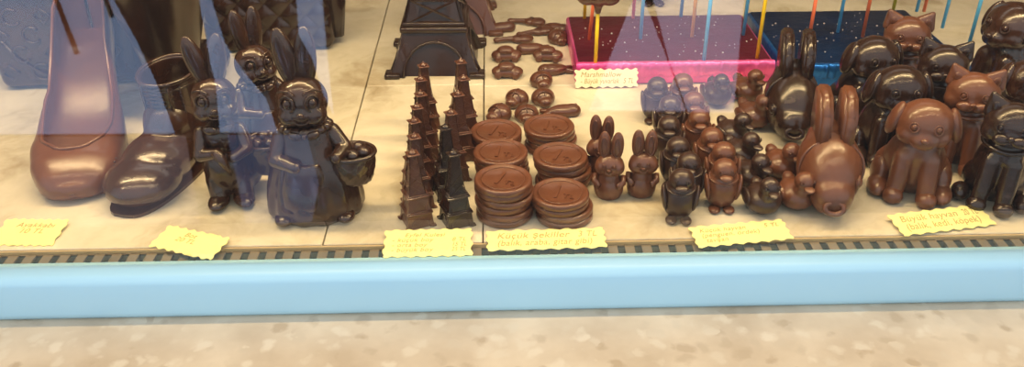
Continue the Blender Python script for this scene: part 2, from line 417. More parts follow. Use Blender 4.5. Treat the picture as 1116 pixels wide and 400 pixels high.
def build_cat():
    t = thing('cat_figurine'); M = MILK
    blob('body', [('e', (0, .004, .034), (.025, .025, .036)), ('e', (0, .010, .020), (.031, .027, .021)), ('e', (0, -.004, .054), (.019, .019, .018)),
                  ('c', (-.010, -.018, .046), (-.011, -.027, .006), .0090, .0082), ('c', (.010, -.018, .046), (.011, -.027, .006), .0090, .0082)], .0020, M, t)
    blob('head', [('e', (0, -.006, .085), (.0290, .0240, .0230)), ('e', (-.016, -.012, .078), (.0140, .0135, .0115)), ('e', (.016, -.012, .078), (.0140, .0135, .0115)), ('e', (0, -.022, .079), (.0120, .0100, .0080))], .0018, M, t)
    for s in (-1, 1):
        e = blob('ear', [('c', (s*.0175, -.003, .099), (s*.0255, -.002, .1120), .0085, .0036), ('c', (s*.0120, -.003, .103), (s*.0255, -.002, .1120), .0060, .0034), ('c', (s*.0255, -.003, .094), (s*.0255, -.002, .1120), .0060, .0034)], .0014, M, t)
        bm = bmesh.new(); ell(bm, (s*.0200, -.0105, .1030), (.0042, .0018, .0055), (0, s*R(20), 0)); finish('inner_ear', bm, M, e)
        blob('paw', [('e', (s*.0120, -.0320, .0065), (.0095, .0110, .0078))], .0014, M, t)
        blob('hind_foot', [('e', (s*.0280, -.0110, .0075), (.0090, .0150, .0085))], .0014, M, t)
        eye(t, (s*.0115, -.0275, .0880), .0040, M, (PI/2-R(12), 0, s*R(20)))
        bm = bmesh.new(); ell(bm, (s*.0085, -.0305, .0770), (.0088, .0050, .0058)); finish('cheek', bm, M, t)
    face_muzzle(t, M, -.0345, .0800, .8)
    for o in t.children:
        if o.name.split('.')[0] in ('body', 'paw', 'hind_foot'):
            for v in o.data.vertices: v.co.y *= .82; v.co.x *= .95
    squash(t, .86, .88, (0, -.006, .062), only=lambda o: o.name.split('.')[0] in ('head', 'ear', 'inner_ear', 'eye', 'brow', 'nose', 'mouth', 'cheek'))
    bm = bmesh.new(); ring(bm, (0, -.004, .064), (.0205, .0195), .0022, (R(8), 0, 0), 24); finish('collar', bm, M, t)
    bm = bmesh.new(); tube(bm, [(.010, .026, .010), (.023, .026, .012), (.030, .018, .016), (.031, .008, .022)], [.006, .006, .005, .004], 10); finish('tail', bm, M, t)
    return t
def build_fish():
    t = thing('fish_figurine'); M = MILK
    blob('body', [('e', (0, .000, .036), (.031, .046, .034), (R(28), 0, 0)), ('e', (0, -.030, .024), (.021, .022, .021)), ('e', (0, .022, .052), (.022, .026, .024)), ('e', (0, .01, .014), (.02, .03, .014))], .0021, M, t)
    for s, hh in ((-1, .046), (1, .046)):
        bm = bmesh.new()
        pts = [(-.026, -.010), (.016, -.014), (.026, .010), (.025, hh-.006), (.018, hh), (-.004, hh-.003), (-.020, hh-.018)]
        poly_prism(bm, pts, -.0064, .0064)
        bmesh.ops.bevel(bm, geom=[e for e in bm.edges if e.calc_face_angle(0) > .4], offset=.0026, segments=3, affect='EDGES')
        M4 = Matrix.Translation((s*.0108, .016, .064)) @ Euler((0, s*R(1), 0)).to_matrix().to_4x4() @ Matrix(((0, 0, 1, 0), (1, 0, 0, 0), (0, 1, 0, 0), (0, 0, 0, 1)))
        bmesh.ops.transform(bm, matrix=M4, verts=bm.verts)
        finish('fin', bm, M, t)
        bm = bmesh.new(); ell(bm, (s*.0215, -.026, .036), (.0058, .0058, .0058)); ring(bm, (s*.0235, -.0265, .036), .0062, .0012, (0, s*PI/2, s*R(-20)), 18); finish('eye', bm, M, t)
    bm = bmesh.new()
    ring(bm, (0, -.010, .040), (.0300, .0290), .0018, (R(78), 0, 0), 30, (R(-20), R(200))); finish('gill_ridge', bm, M, t)
    bm = bmesh.new(); ring(bm, (0, -.0505, .020), (.0085, .0055), .0030, (R(70), 0, 0), 20); finish('lips', bm, M, t)
    return t

# ---- tall rabbit with basket
def basket(parent, c, r, hh, M):
    bm = bmesh.new()
    def rip(a, z): return .03*math.sin(14*a + (PI if int(z/(hh/7)) % 2 else 0))
    lathe(bm, [(r*.55, 0)]+[(r*(.72+.28*math.sin(PI/2*min(1, k/9))), hh*k/12) for k in range(1, 13)]+[(r*.88, hh), (r*.80, hh*.8)], 56, 1, .85, rip, c)
    b = finish('basket', bm, M, parent)
    bm = bmesh.new(); ring(bm, (c[0], c[1], c[2]+hh), (r*1.02, r*.87), r*.10, (0, 0, 0), 36); finish('basket_rim', bm, M, b)
    for k, (ex, ey, ez) in enumerate(((-.45, -.25, 0), (.05, -.40, .02), (.48, -.12, 0), (-.15, .15, .12), (.30, .30, .05))):
        bm = bmesh.new(); ell(bm, (c[0]+ex*r, c[1]+ey*r, c[2]+hh+(ez+.05)*r), (r*.27, r*.34, r*.25), (0, 0, .6*k)); finish('egg', bm, M, b)
    return b
def rabbit_head(t, M, c, k, ears):
    cx, cy, cz = c
    h = blob('head', [('e', (cx, cy, cz), (.0215*k, .0200*k, .0215*k)), ('e', (cx-.009*k, cy-.010*k, cz-.008*k), (.0115*k, .0110*k, .0100*k)), ('e', (cx+.009*k, cy-.010*k, cz-.008*k), (.0115*k, .0110*k, .0100*k)),
                      ('e', (cx, cy-.017*k, cz-.006*k), (.0080*k, .0060*k, .0060*k))], .0014, M, t, 3, False)
    for s, tip, rot in ears:
        e = blob('ear', [('e', (cx+tip[0]*.5*k, cy+.003*k+tip[1]*.5*k, cz+.036*k), (.0094*k, .0060*k, .0270*k), rot)], .0012, M, t, 3, False)
        bm = bmesh.new(); ell(bm, (cx+tip[0]*.55*k, cy-.0018*k+tip[1]*.55*k, cz+.038*k), (.0045*k, .0015*k, .0200*k), rot); finish('inner_ear', bm, M, e)
    for s in (-1, 1):
        bm = bmesh.new()
        ell(bm, (cx+s*.0098*k, cy-.0170*k, cz+.0045*k), (.0038*k, .0030*k, .0046*k))
        ring(bm, (cx+s*.0100*k, cy-.0172*k, cz+.0045*k), (.0062*k, .0072*k), .0012*k, (PI/2, 0, s*R(28)), 20); finish('eye', bm, M, t)
        bm = bmesh.new(); ring(bm, (cx+s*.0105*k, cy-.0160*k, cz+.0110*k), (.0080*k, .0048*k), .0011*k, (PI/2, 0, s*R(28)), 12, (R(20), R(160))); finish('brow', bm, M, t)
    bm = bmesh.new(); ell(bm, (cx, cy-.0235*k, cz-.003*k), (.0030*k, .0022*k, .0020*k)); ring(bm, (cx, cy-.0215*k, cz-.0085*k), (.0060*k, .0036*k), .0008*k, (PI/2, 0, 0), 12, (PI, 2*PI)); finish('nose', bm, M, t)
def build_skirt_rabbit():
    t = thing('rabbit_figurine'); M = DARKB
    bm = bmesh.new()
    def pleat(a, z): return .030*math.sin(13*a)*max(0, min(1, (.072-z)/.05))
    prof = [(.030, 0), (.0345, .001), (.0365, .006), (.0365, .014), (.0350, .026), (.0320, .040), (.0285, .052), (.0240, .064), (.0205, .074), (.0190, .084), (.0165, .090), (.008, .092)]
    lathe(bm, prof, 78, 1.14, .86, pleat); finish('skirt', bm, M, t)
    bm = bmesh.new(); lathe(bm, [(.020, 0), (.027, .002), (.0305, .010), (.029, .024), (.0245, .038), (.0205, .046), (.018, .048)], 40, .72, .35, None, (-.004, -.0205, .010)); finish('apron', bm, M, t)
    for s in (-1, 1):
        bm = bmesh.new(); ell(bm, (s*.026, -.020, .005), (.0085, .0110, .0055)); finish('foot', bm, M, t)
    bm = bmesh.new()
    for k in range(9):
        a = PI*k/8+PI; ell(bm, (.0175*math.cos(a), .0150*math.sin(a)-.002, .0860), (.0060, .0055, .0042))
    finish('collar', bm, M, t)
    bm = bmesh.new(); ell(bm, (-.007, -.020, .084), (.0062, .0035, .0040), (0, R(18), 0)); ell(bm, (.007, -.020, .084), (.0062, .0035, .0040), (0, R(-18), 0)); ell(bm, (0, -.0215, .084), (.0025, .003, .0028)); finish('bow', bm, M, t)
    blob('arm', [('c', (-.021, -.002, .078), (-.027, -.014, .060), .0075, .0068), ('c', (-.027, -.014, .060), (-.010, -.026, .058), .0068, .0058)], .0014, M, t)
    blob('arm', [('c', (.021, -.002, .078), (.031, -.010, .066), .0075, .0068), ('c', (.031, -.010, .066), (.024, -.024, .064), .0068, .0055)], .0014, M, t)
    rabbit_head(t, M, (0, -.003, .1085), 1.0, ((-1, (-.019, .001), (0, R(-9), 0)), (1, (.013, .001), (0, R(3), 0))))
    basket(t, (.036, -.010, .032), .0195, .029, M)
    return t
def build_slim_rabbit():
    t = thing('rabbit_figurine'); M = DARKB
    blob('body', [('e', (0, 0, .032), (.0215, .0200, .0270)), ('e', (0, -.001, .062), (.0165, .0150, .0190)), ('e', (.012, .006, .028), (.0200, .0190, .0260)), ('c', (-.010, -.006, .022), (-.010, -.012, .006), .011, .009), ('c', (.010, -.006, .022), (.012, -.012, .006), .011, .009)], .0017, M, t)
    for s in (-1, 1):
        bm = bmesh.new(); ell(bm, (s*.0110, -.0175, .0055), (.0095, .0160, .0060), (0, 0, s*R(14))); finish('foot', bm, M, t)
    blob('arm', [('c', (-.0165, -.002, .068), (-.020, -.014, .052), .0068, .0060), ('c', (-.020, -.014, .052), (-.004, -.022, .056), .0060, .0050)], .0013, M, t)
    blob('arm', [('c', (.0165, -.002, .068), (.021, -.013, .053), .0068, .0060), ('c', (.021, -.013, .053), (.008, -.022, .050), .0060, .0050)], .0013, M, t)
    bm = bmesh.new(); ell(bm, (-.0065, -.0165, .0760), (.0070, .0035, .0044), (0, R(18), 0)); ell(bm, (.0065, -.0165, .0760), (.0070, .0035, .0044), (0, R(-18), 0)); ell(bm, (0, -.018, .076), (.0028, .003, .003)); finish('bow', bm, M, t)
    bm = bmesh.new()
    for z in (.066, .046, .036): ell(bm, (0, -.0205 if z < .06 else -.0165, z), (.0020, .0014, .0020))
    finish('button', bm, M, t)
    bm = bmesh.new()
    tube(bm, [(-.006, -.024, .060), (0, -.027, .050), (.005, -.028, .036)], [.0050, .0042, .0014], 12); finish('carrot', bm, M, t)
    rabbit_head(t, M, (0, -.002, .1000), .93, ((-1, (-.021, .001), (0, R(-13), 0)), (1, (.015, .001), (0, R(8), 0))))
    basket(t, (.038, .004, .018), .0200, .032, M)
    return t

# ---- tower of four arched legs
def tower(M, hh, wb, detail):
    """moulded lattice tower, hh tall and wb wide at the feet"""
    t = thing('tower_figurine')
    def hw(z): # half width
        z /= hh
        P = ([(0, .5), (.06, .43), (.13, .375), (.19, .335), (.30, .262), (.40, .215), (.44, .195), (.62, .125), (.80, .08), (.93, .05), (1, .01)] if detail else
             [(0, .5), (.07, .46), (.19, .43), (.26, .385), (.40, .335), (.45, .27), (.62, .215), (.80, .17), (.93, .14), (1, .03)])
        for (a, b), (c, d) in zip(P, P[1:]):
            if z <= c: return wb*(b+(d-b)*(z-a)/(c-a))
        return wb*.01
    def frame_faces(bm, z0, z1, arch, th, foot):
        n = 14
        for q in range(4):
            rot = Matrix.Rotation(q*PI/2, 4, 'Z')
            pts = []
            h = z1-z0
            ra = lambda k: (math.cos(PI*k/n), math.sin(PI*k/n))
            aw = hw(z0)*(1-foot); ah = h*arch
            left = [(-hw(z0+h*k/6), z0+h*k/6) for k in range(7)]
            right = [(hw(z0+h*k/6), z0+h*k/6) for k in range(6, -1, -1)]
            inner = [(aw*ra(k)[0], z0+ah*ra(k)[1]) for k in range(n+1)]
            pts = left+right+inner
            vo = [bm.verts.new(rot @ Vector((u, -hw(z), z))) for u, z in pts]
            vi = [bm.verts.new(rot @ Vector((u*.97, -hw(z)+th, z))) for u, z in pts]
            f1 = bm.faces.new(vo); f2 = bm.faces.new(vi[::-1])
            for i in range(len(pts)):
                j = (i+1) % len(pts); bm.faces.new((vo[i], vi[i], vi[j], vo[j]))
            bmesh.ops.triangulate(bm, faces=[f1, f2])
    def core(bm, z0, z1, k):
        rows = []
        for i in range(7):
            z = z0+(z1-z0)*i/6; a = hw(z)*k
            rows.append([bm.verts.new((sx*a, sy*a, z)) for sx, sy in ((-1, -1), (1, -1), (1, 1), (-1, 1))])
        for A, B in zip(rows, rows[1:]):
            for i in range(4): bm.faces.new((A[i], A[(i+1) % 4], B[(i+1) % 4], B[i]))
        bm.faces.new(rows[0][::-1]); bm.faces.new(rows[-1])
    def lattice(bm, z0, z1, n, r):
        for q in range(4):
            rot = Matrix.Rotation(q*PI/2, 4, 'Z')
            for i in range(n):
                a, b = z0+(z1-z0)*i/n, z0+(z1-z0)*(i+1)/n
                for s in (-1, 1):
                    tube(bm, [rot @ Vector((s*hw(a)*.9, -hw(a)-r*.2, a)), rot @ Vector((-s*hw(b)*.9, -hw(b)-r*.2, b))], r, 4)
                    tube(bm, [rot @ Vector((s*hw(a), -hw(a), a)), rot @ Vector((s*hw(b), -hw(b), b))], r*1.5, 5)
                tube(bm, [rot @ Vector((-hw(b), -hw(b), b)), rot @ Vector((hw(b), -hw(b), b))], r, 4)
    z1, z2, z3 = .19*hh, .40*hh, .93*hh
    bm = bmesh.new(); frame_faces(bm, 0, z1, .72, wb*.045, .34); finish('arched_base', bm, M, t, False)
    bm = bmesh.new(); core(bm, hh*.012, z1, .70); finish('base_core', bm, M, t, False)
    bm = bmesh.new()
    for q in range(4):
        rot = Matrix.Rotation(q*PI/2, 4, 'Z'); aw = hw(0)*.70; n = 14
        tube(bm, [rot @ Vector((aw*math.cos(PI*k/n), -hw(z1*.75*math.sin(PI*k/n))-wb*.004, z1*.75*math.sin(PI*k/n))) for k in range(n+1)], wb*.016, 6)
    for sx, sy in ((-1, -1), (1, -1), (1, 1), (-1, 1)):
        a = hw(0)*.93; box(bm, (sx*a-wb*.085, sy*a-wb*.085, 0), (sx*a+wb*.085, sy*a+wb*.085, hh*.022), wb*.012, 1)
    finish('arch_rib', bm, M, t)
    bm = bmesh.new(); a = hw(z1)
    box(bm, (-a*1.10, -a*1.10, z1-hh*.010), (a*1.10, a*1.10, z1+hh*.016), wb*.014, 1); box(bm, (-a*1.02, -a*1.02, z1+hh*.014), (a*1.02, a*1.02, z1+hh*.034), wb*.01, 1)
    finish('platform', bm, M, t)
    bm = bmesh.new(); frame_faces(bm, z1+hh*.03, z2, .62, wb*.03, .45); finish('middle_stage', bm, M, t, False)
    bm = bmesh.new(); core(bm, z1+hh*.02, z2, .80)
    if detail: lattice(bm, z1+hh*.03, z2, 2, wb*.012)
    finish('middle_core', bm, M, t, False)
    bm = bmesh.new(); a = hw(z2)
    box(bm, (-a*1.22, -a*1.22, z2-hh*.006), (a*1.22, a*1.22, z2+hh*.014), wb*.012, 1); box(bm, (-a*1.05, -a*1.05, z2+hh*.013), (a*1.05, a*1.05, z2+hh*.030), wb*.01, 1)
    finish('platform', bm, M, t)
    bm = bmesh.new(); core(bm, z2+hh*.02, z3, .92); lattice(bm, z2+hh*.03, z3, 6 if detail else 4, wb*.010); finish('spire', bm, M, t, False)
    bm = bmesh.new(); a = hw(z3)
    box(bm, (-a*1.5, -a*1.5, z3-hh*.004), (a*1.5, a*1.5, z3+hh*.012), wb*.006, 1)
    lathe(bm, [(a*1.1, 0), (a*1.0, hh*.02), (a*.6, hh*.034), (a*.28, hh*.045), (a*.2, hh*.062)], 14, 1, 1, None, (0, 0, z3+hh*.010)); finish('finial', bm, M, t)
    return t

def build_small_tower(): return tower(MILKD, .072, .0245, False)
def build_large_tower(): return tower(DARK, .27, .105, True)

# ---- coin
def coin_mesh(top):
    t = thing('chocolate_coin'); r, h = .0250, .0062
    bm = bmesh.new()
    lathe(bm, [(r-.0020, 0), (r-.0006, .0004), (r, .0014), (r, h-.0016), (r-.0006, h-.0005), (r-.0018, h), (r-.0032, h), (r-.0042, h-.0010), (.001, h-.0010)], 64)
    finish('disc', bm, MILK, t)
    if top:
        bm = bmesh.new()
        ring(bm, (0, 0, h-.0008), r-.0062, .0006, (0, 0, 0), 48)
        me = text_mesh('1', .030, 0, .0005); bm2 = bmesh.new(); bm2.from_mesh(me)
        bmesh.ops.transform(bm2, matrix=Matrix.Translation((-.0100, -.0105, h-.0006)), verts=bm2.verts); bm2.to_mesh(me); bm2.free(); bm.from_mesh(me)
        me = text_mesh('TL', .009, 0, .0005); bm2 = bmesh.new(); bm2.from_mesh(me)
        bmesh.ops.transform(bm2, matrix=Matrix.Translation((.0035, -.0085, h-.0006)), verts=bm2.verts); bm2.to_mesh(me); bm2.free(); bm.from_mesh(me)
        finish('relief', bm, MILK, t)
    return t
def build_coin_top(): return coin_mesh(True)
def build_coin(): return coin_mesh(False)

# ---- small flat moulded pieces
def build_choc_fish():
    t = thing('fish_chocolate'); M = MILKD
    blob('body', [('e', (0, 0, .005), (.017, .0085, .0065)), ('e', (-.008, 0, .005), (.009, .008, .007)), ('c', (.012, 0, .004), (.022, .006, .003), .004, .0028), ('c', (.012, 0, .004), (.022, -.006, .003), .004, .0028)], .0009, M, t)
    bm = bmesh.new(); ell(bm, (-.0120, -.0045, .0090), (.0018, .0018, .0014)); finish('eye', bm, M, t)
    bm = bmesh.new()
    for k in range(3): ring(bm, (-.004+.005*k, 0, .0085), (.0016, .0060), .0006, (0, R(20), 0), 10, (-PI/2, PI/2))
    finish('scale_ridges', bm, M, t)
    return t
def build_choc_car():
    t = thing('car_chocolate'); M = MILKD
    blob('body', [('e', (0, 0, .006), (.0175, .0090, .0062)), ('e', (-.008, 0, .006), (.0095, .0090, .0058)), ('e', (.008, 0, .006), (.0095, .0090, .0058)), ('e', (-.001, 0, .012), (.0098, .0078, .0050))], .0009, M, t)
    for sx in (-1, 1):
        bm = bmesh.new(); ell(bm, (sx*.0095, -.0085, .0042), (.0040, .0018, .0040)); finish('wheel', bm, M, t)
    bm = bmesh.new(); box(bm, (-.0075, -.0084, .0105), (-.0010, -.0066, .0142), .0005); box(bm, (.0002, -.0084, .0105), (.0060, -.0066, .0142), .0005); finish('side_window', bm, M, t)
    return t
def build_choc_guitar():
    t = thing('guitar_chocolate'); M = MILKD
    blob('body', [('e', (-.010, 0, .0045), (.0105, .0090, .0052)), ('e', (-.001, 0, .0042), (.0078, .0070, .0048)), ('c', (.002, 0, .0050), (.021, 0, .0045), .0034, .0030), ('e', (.0235, 0, .0042), (.0045, .0042, .0034))], .0009, M, t)
    bm = bmesh.new(); ring(bm, (-.003, 0, .0092), .0026, .0006, (0, 0, 0), 14); finish('sound_hole', bm, M, t)
    return t
def build_choc_bug():
    t = thing('beetle_chocolate'); M = MILKD
    blob('body', [('e', (0, .001, .006), (.0125, .0115, .0100)), ('e', (0, -.0105, .0055), (.0070, .0055, .0055))], .0009, M, t)
    bm = bmesh.new(); tube(bm, [(0, -.0085, .0125), (0, -.003, .0158), (0, .004, .0160), (0, .011, .0110)], .0006, 6)
    ring(bm, (0, -.0072, .0070), (.0088, .0088), .0006, (R(75), 0, 0), 14, (R(10), R(170))); finish('wing_line', bm, M, t)
    for s in (-1, 1):
        bm = bmesh.new(); ell(bm, (s*.0032, -.0148, .0078), (.0013, .0013, .0013)); finish('eye', bm, M, t)
    return t

# ---- marshmallow pop
def pop(colour, length, lobes):
    t = thing('marshmallow_pop')
    bm = bmesh.new(); tube(bm, [(0, 0, 0), (0, 0, length)], .0021, 12); finish('stick', bm, STK[colour], t)
    els = [('e', (0, 0, length+.016), (.0150, .0150, .0150)), ('c', (0, 0, length-.006), (0, 0, length+.006), .0035, .006)]
    if lobes: els += [('e', (-.012, 0, length+.014), (.013, .012, .012)), ('e', (.012, 0, length+.013), (.013, .012, .012))]
    blob('coated_marshmallow', els, .0016, MILKD, t)
    return t

# ================================================================== footwear and bags
def loft(bm, rows, cap=False):
    V = [[bm.verts.new(p) for p in r] for r in rows]
    for A, B in zip(V, V[1:]):
        for i in range(len(A)-1): bm.faces.new((A[i], A[i+1], B[i+1], B[i]))
    return V
def interp(P, s):
    for (a, b), (c, d) in zip(P, P[1:]):
        if s <= c:
            k = (s-a)/(c-a) if c > a else 0; k = k*k*(3-2*k)*.5+k*.5; return b+(d-b)*k
    return P[-1][1]
def solidify(o, th, bev=True):
    md = o.modifiers.new('s', 'SOLIDIFY'); md.thickness = th; md.offset = -1
    s = o.modifiers.new('ss', 'SUBSURF'); s.levels = s.render_levels = 1
    me = bpy.data.meshes.new_from_object(o.evaluated_get(bpy.context.evaluated_depsgraph_get()))
    o.modifiers.clear(); o.data = me
    for p in me.polygons: p.use_smooth = True
def build_pump():
    t = thing('pump_shoe'); M = MILK
    HW = [(0, .0008), (.005, .009), (.02, .020), (.06, .030), (.14, .0385), (.26, .0420), (.40, .0385), (.55, .0320), (.70, .0285), (.85, .0285), (.94, .0240), (.985, .014), (1, .0008)]
    SZ = [(0, .009), (.02, .003), (.06, .001), (.30, .001), (.50, .018), (.70, .048), (.85, .066), (1, .070)]
    HT = [(0, .001), (.01, .013), (.05, .026), (.12, .034), (.24, .041), (.34, .042), (.55, .044), (.8, .052), (1, .060)]
    PH = [(0, 0), (.145, .0), (.165, .25), (.22, .58), (.36, .80), (.50, .95), (.75, .95), (.9, .90), (1, .8)]
    rows = []; rim = [[], []]; sole = []
    Ls = .215
    S_ = [0, .005, .01, .02, .04, .06, .09, .12, .145, .155, .165, .18, .20, .22, .24, .26, .28, .31, .35, .40, .46, .52, .60, .68, .76, .83, .89, .93, .96, .985, 1]
    for s in S_:
        hw_, sz, ht, ph = interp(HW, s), interp(SZ, s), interp(HT, s), interp(PH, s)
        y = -.5*Ls+Ls*s; row = []
        for k in range(37):
            a = ph+(2*PI-2*ph)*k/36
            sx, cz = math.sin(a), math.cos(a)
            px = hw_*math.copysign(abs(sx)**.75, sx)
            pz = sz+ht*.5+ht*.5*math.copysign(abs(cz)**(.8 if cz > 0 else .45), cz)
            row.append((px, y, pz))
        rows.append(row)
        if s >= .155: rim[0].append(row[0]); rim[1].append(row[-1])
    bm = bmesh.new(); loft(bm, rows); bmesh.ops.remove_doubles(bm, verts=bm.verts, dist=.0002)
    o = finish('upper', bm, M, t); solidify(o, .0028)
    bm = bmesh.new(); tube(bm, rim[0][::-1]+rim[1], .0016, 8); finish('topline_rim', bm, M, t)
    bm = bmesh.new(); y0 = Ls*.5-.020
    rings = [(.018, .066, 0), (.015, .058, .001), (.0085, .045, .003), (.0062, .020, .004), (.0060, 0, .004)]
    V = [[bm.verts.new((r*math.cos(2*PI*k/24)*.95, y0+dy+r*math.sin(2*PI*k/24), z)) for k in range(24)] for r, z, dy in rings]
    for A, B in zip(V, V[1:]):
        for k in range(24): bm.faces.new((A[k], A[(k+1) % 24], B[(k+1) % 24], B[k]))
    bm.faces.new(V[0]); bm.faces.new(V[-1]); finish('heel', bm, M, t)
    bm = bmesh.new()
    rows = []
    for s in [i/24 for i in range(1, 24)]:
        hw_, sz = interp(HW, s)*.90, interp(SZ, s); y = -.5*Ls+Ls*s
        rows.append([(hw_*c, y, max(0, sz-.001)) for c in (-1, -.5, 0, .5, 1)])
    loft(bm, rows); o = finish('outsole', bm, M, t); solidify(o, -.0025)
    for v in o.data.vertices:
        if v.co.z < 0: v.co.z = 0
    return t
def boot(M, hh, flare):
    t = thing('ankle_boot')
    foot = [('e', (0, -.062, .019), (.036, .042, .021)), ('e', (0, -.030, .024), (.034, .046, .026)), ('e', (0, .010, .030), (.031, .045, .032)), ('e', (0, .030, .026), (.031, .034, .028)),
            ('e', (0, .004, .050), (.026, .034, .030)), ('e', (0, .016, .056), (.025, .028, .016))]
    blob('vamp', foot, .0024, M, t, 5)
    rows = []
    for k in range(13):
        z = .052+(hh-.052)*k/12; r = .0275+flare*k/12
        cy = .018-.004*k/12
        rows.append([(r*math.cos(2*PI*i/40), cy+r*1.18*math.sin(2*PI*i/40), z+.003*math.sin(2*PI*i/40)*k/12) for i in range(41)])
    bm = bmesh.new(); loft(bm, rows); bmesh.ops.remove_doubles(bm, verts=bm.verts, dist=.0002); o = finish('shaft', bm, M, t); solidify(o, .003)
    bm = bmesh.new(); tube(bm, [Vector(p) for p in rows[-1][:-1]], .0022, 8, True); tube(bm, [Vector(p)*1.0 for p in rows[-3][:-1]], .0011, 6, True); finish('cuff', bm, M, t)
    def front(z): # front line of the shaft
        k = max(0, (z-.052)/(hh-.052)); return .018-.004*k-(.0275+flare*k)*1.18
    bm = bmesh.new(); n = 8
    for i in range(n):
        z = .060+(hh-.070)*i/(n-1)
        for s in (-1, 1):
            tube(bm, [(s*.010, front(z)+.0010, z), (0, front(z)-.0020, z+.0022), (-s*.010, front(z)+.0010, z+.0045)], .0013, 6)
    finish('laces', bm, M, t)
    for s in (-1, 1):
        bm = bmesh.new(); tube(bm, [(s*.0145, front(.058+(hh-.064)*i/8)+.0035, .058+(hh-.064)*i/8) for i in range(9)], .0014, 6)
        finish('eyelet_edge', bm, M, t)
    for s in (-1, 1):
        bm = bmesh.new()
        for i in range(12):
            z = .058+(hh-.066)*i/11; k = (z-.052)/(hh-.052); r = .0275+flare*k; a = R(-90+s*52)
            ell(bm, (r*math.cos(a)*1.01, .018-.004*k+r*1.18*math.sin(a)*1.01, z), (.0012, .0012, .0014), (0, 0, 0), 8)
        finish('stitching', bm, M, t)
    bm = bmesh.new()
    for i in range(14):
        a = R(200+140*i/13); ell(bm, (.0330*math.cos(a), -.040+.040*math.sin(a), .0335), (.0012, .0012, .0010), (0, 0, 0), 8)
    finish('stitching', bm, M, t)
    bm = bmesh.new()
    pts = []
    for i in range(40):
        a = 2*PI*i/40; yy = -.012+.092*math.sin(a); wx = .0318*(1-.18*max(0, math.sin(a)))*math.copysign(abs(math.cos(a))**.6, math.cos(a)); pts.append((wx, yy))
    poly_prism(bm, pts, 0, .0035); finish('welt_sole', bm, M, t, False)
    return t
def rounded_panel(bm, wb, wt, hh, dep, r, quilt=0, seg=(44, 34)):
    """bag body: closed cushion standing on z=0, front towards -Y"""
    nx, nz = seg; rows = []
    for side in (-1, 1):
        G = []
        for j in range(nz+1):
            v = j/nz; z = hh*v; hwid = (wb+(wt-wb)*v)/2; row = []
            edge = min(1, v/.10, (1-v)/.06+.001); corner = math.sqrt(max(0, 1-(1-edge)**2))
            for i in range(nx+1):
                u = -1+2*i/nx; eu = min(1, (1-abs(u))/.12); cu = math.sqrt(max(0, 1-(1-eu)**2))
                hw2 = hwid-(1-corner)*r*.9
                x = u*hw2; th = dep*.5*(.45+.55*min(corner, cu)) if min(corner, cu) > 0 else dep*.5*.45
                if quilt and side == -1:
                    a = (x+z)/quilt*PI; b = (x-z)/quilt*PI
                    th += .0045*min(corner, cu)*(abs(math.sin(a))*abs(math.sin(b)))**.6
                row.append(bm.verts.new((x, side*th, z)))
            G.append(row)
        rows.append(G)
        for j in range(nz):
            for i in range(nx): bm.faces.new((G[j][i], G[j][i+1], G[j+1][i+1], G[j+1][i]))
    F, Bk = rows
    for j in range(nz):
        for i in (0, nx): bm.faces.new((F[j][i], F[j+1][i], Bk[j+1][i], Bk[j][i]))
    for i in range(nx):
        for j in (0, nz): bm.faces.new((F[j][i], F[j][i+1], Bk[j][i+1], Bk[j][i]))
def build_handbag():
    t = thing('handbag'); M = DARKB
    wb, wt, hh, dep = .150, .172, .125, .050
    bm = bmesh.new(); rounded_panel(bm, wb, wt, hh, dep, .02); finish('body', bm, M, t)
    yF = -dep/2
    bm = bmesh.new()
    cols = 5
    for j in range(4):
        for i in range(cols):
            x = -.060+.032*i+(.016 if j % 2 else 0); z = .022+.021*j
            if x > .066: continue
            if (i+j) % 2:
                ring(bm, (x, yF-.0006, z), .0088, .0018, (PI/2, 0, 0), 20, (R(40), R(320)))
            else:
                q = .0085; tube(bm, [(x-q, yF-.0006, z), (x, yF-.0006, z+q), (x+q, yF-.0006, z), (x, yF-.0006, z-q)], .0018, 6, True)
                ell(bm, (x, yF-.0006, z), (.0016, .0012, .0016), (0, 0, 0), 8)
    finish('embossed_motifs', bm, M, t)
    bm = bmesh.new(); box(bm, (-.070, yF-.004, .104), (.070, yF+.003, .116), .002)
    for i in range(26): tube(bm, [(-.067+.0053*i, yF-.0045, .105), (-.0645+.0053*i, yF-.0045, .115)], .0011, 5)
    finish('strap_band', bm, M, t)
    bm = bmesh.new(); tube(bm, [(-.060, yF-.001, .060), (-.050, yF-.001, .040), (-.030, yF-.0015, .022), (-.010, yF-.0015, .013)], .0016, 6); finish('piping', bm, M, t)
    bm = bmesh.new(); tube(bm, [(-.045+.0, -.004, .120), (-.042, -.004, .150), (-.025, -.004, .175), (0, -.004, .183), (.025, -.004, .175), (.042, -.004, .150), (.045, -.004, .120)], .0045, 12); finish('handle', bm, M, t)
    return t
def build_quilted_bag():
    t = thing('quilted_handbag'); M = DARK
    bm = bmesh.new(); rounded_panel(bm, .150, .140, .135, .050, .02, .030, (90, 80)); finish('body', bm, M, t)
    bm = bmesh.new(); box(bm, (-.066, -.034, .085), (.066, -.026, .135), .004); finish('flap', bm, M, t)
    bm = bmesh.new(); tube(bm, [(.074, 0, .010), (.0765, 0, .05), (.0745, 0, .10), (.070, 0, .13)], [.010, .013, .013, .009], 12); finish('side_gusset', bm, M, t)
    bm = bmesh.new()
    for k in range(24):
        a = PI*k/23; ring(bm, (.055*math.cos(a), 0, .135+.07*math.sin(a)), (.0055, .0035), .0013, (PI/2 if k % 2 else 0, -a+PI/2, 0), 12)
    finish('chain_handle', bm, M, t)
    return t

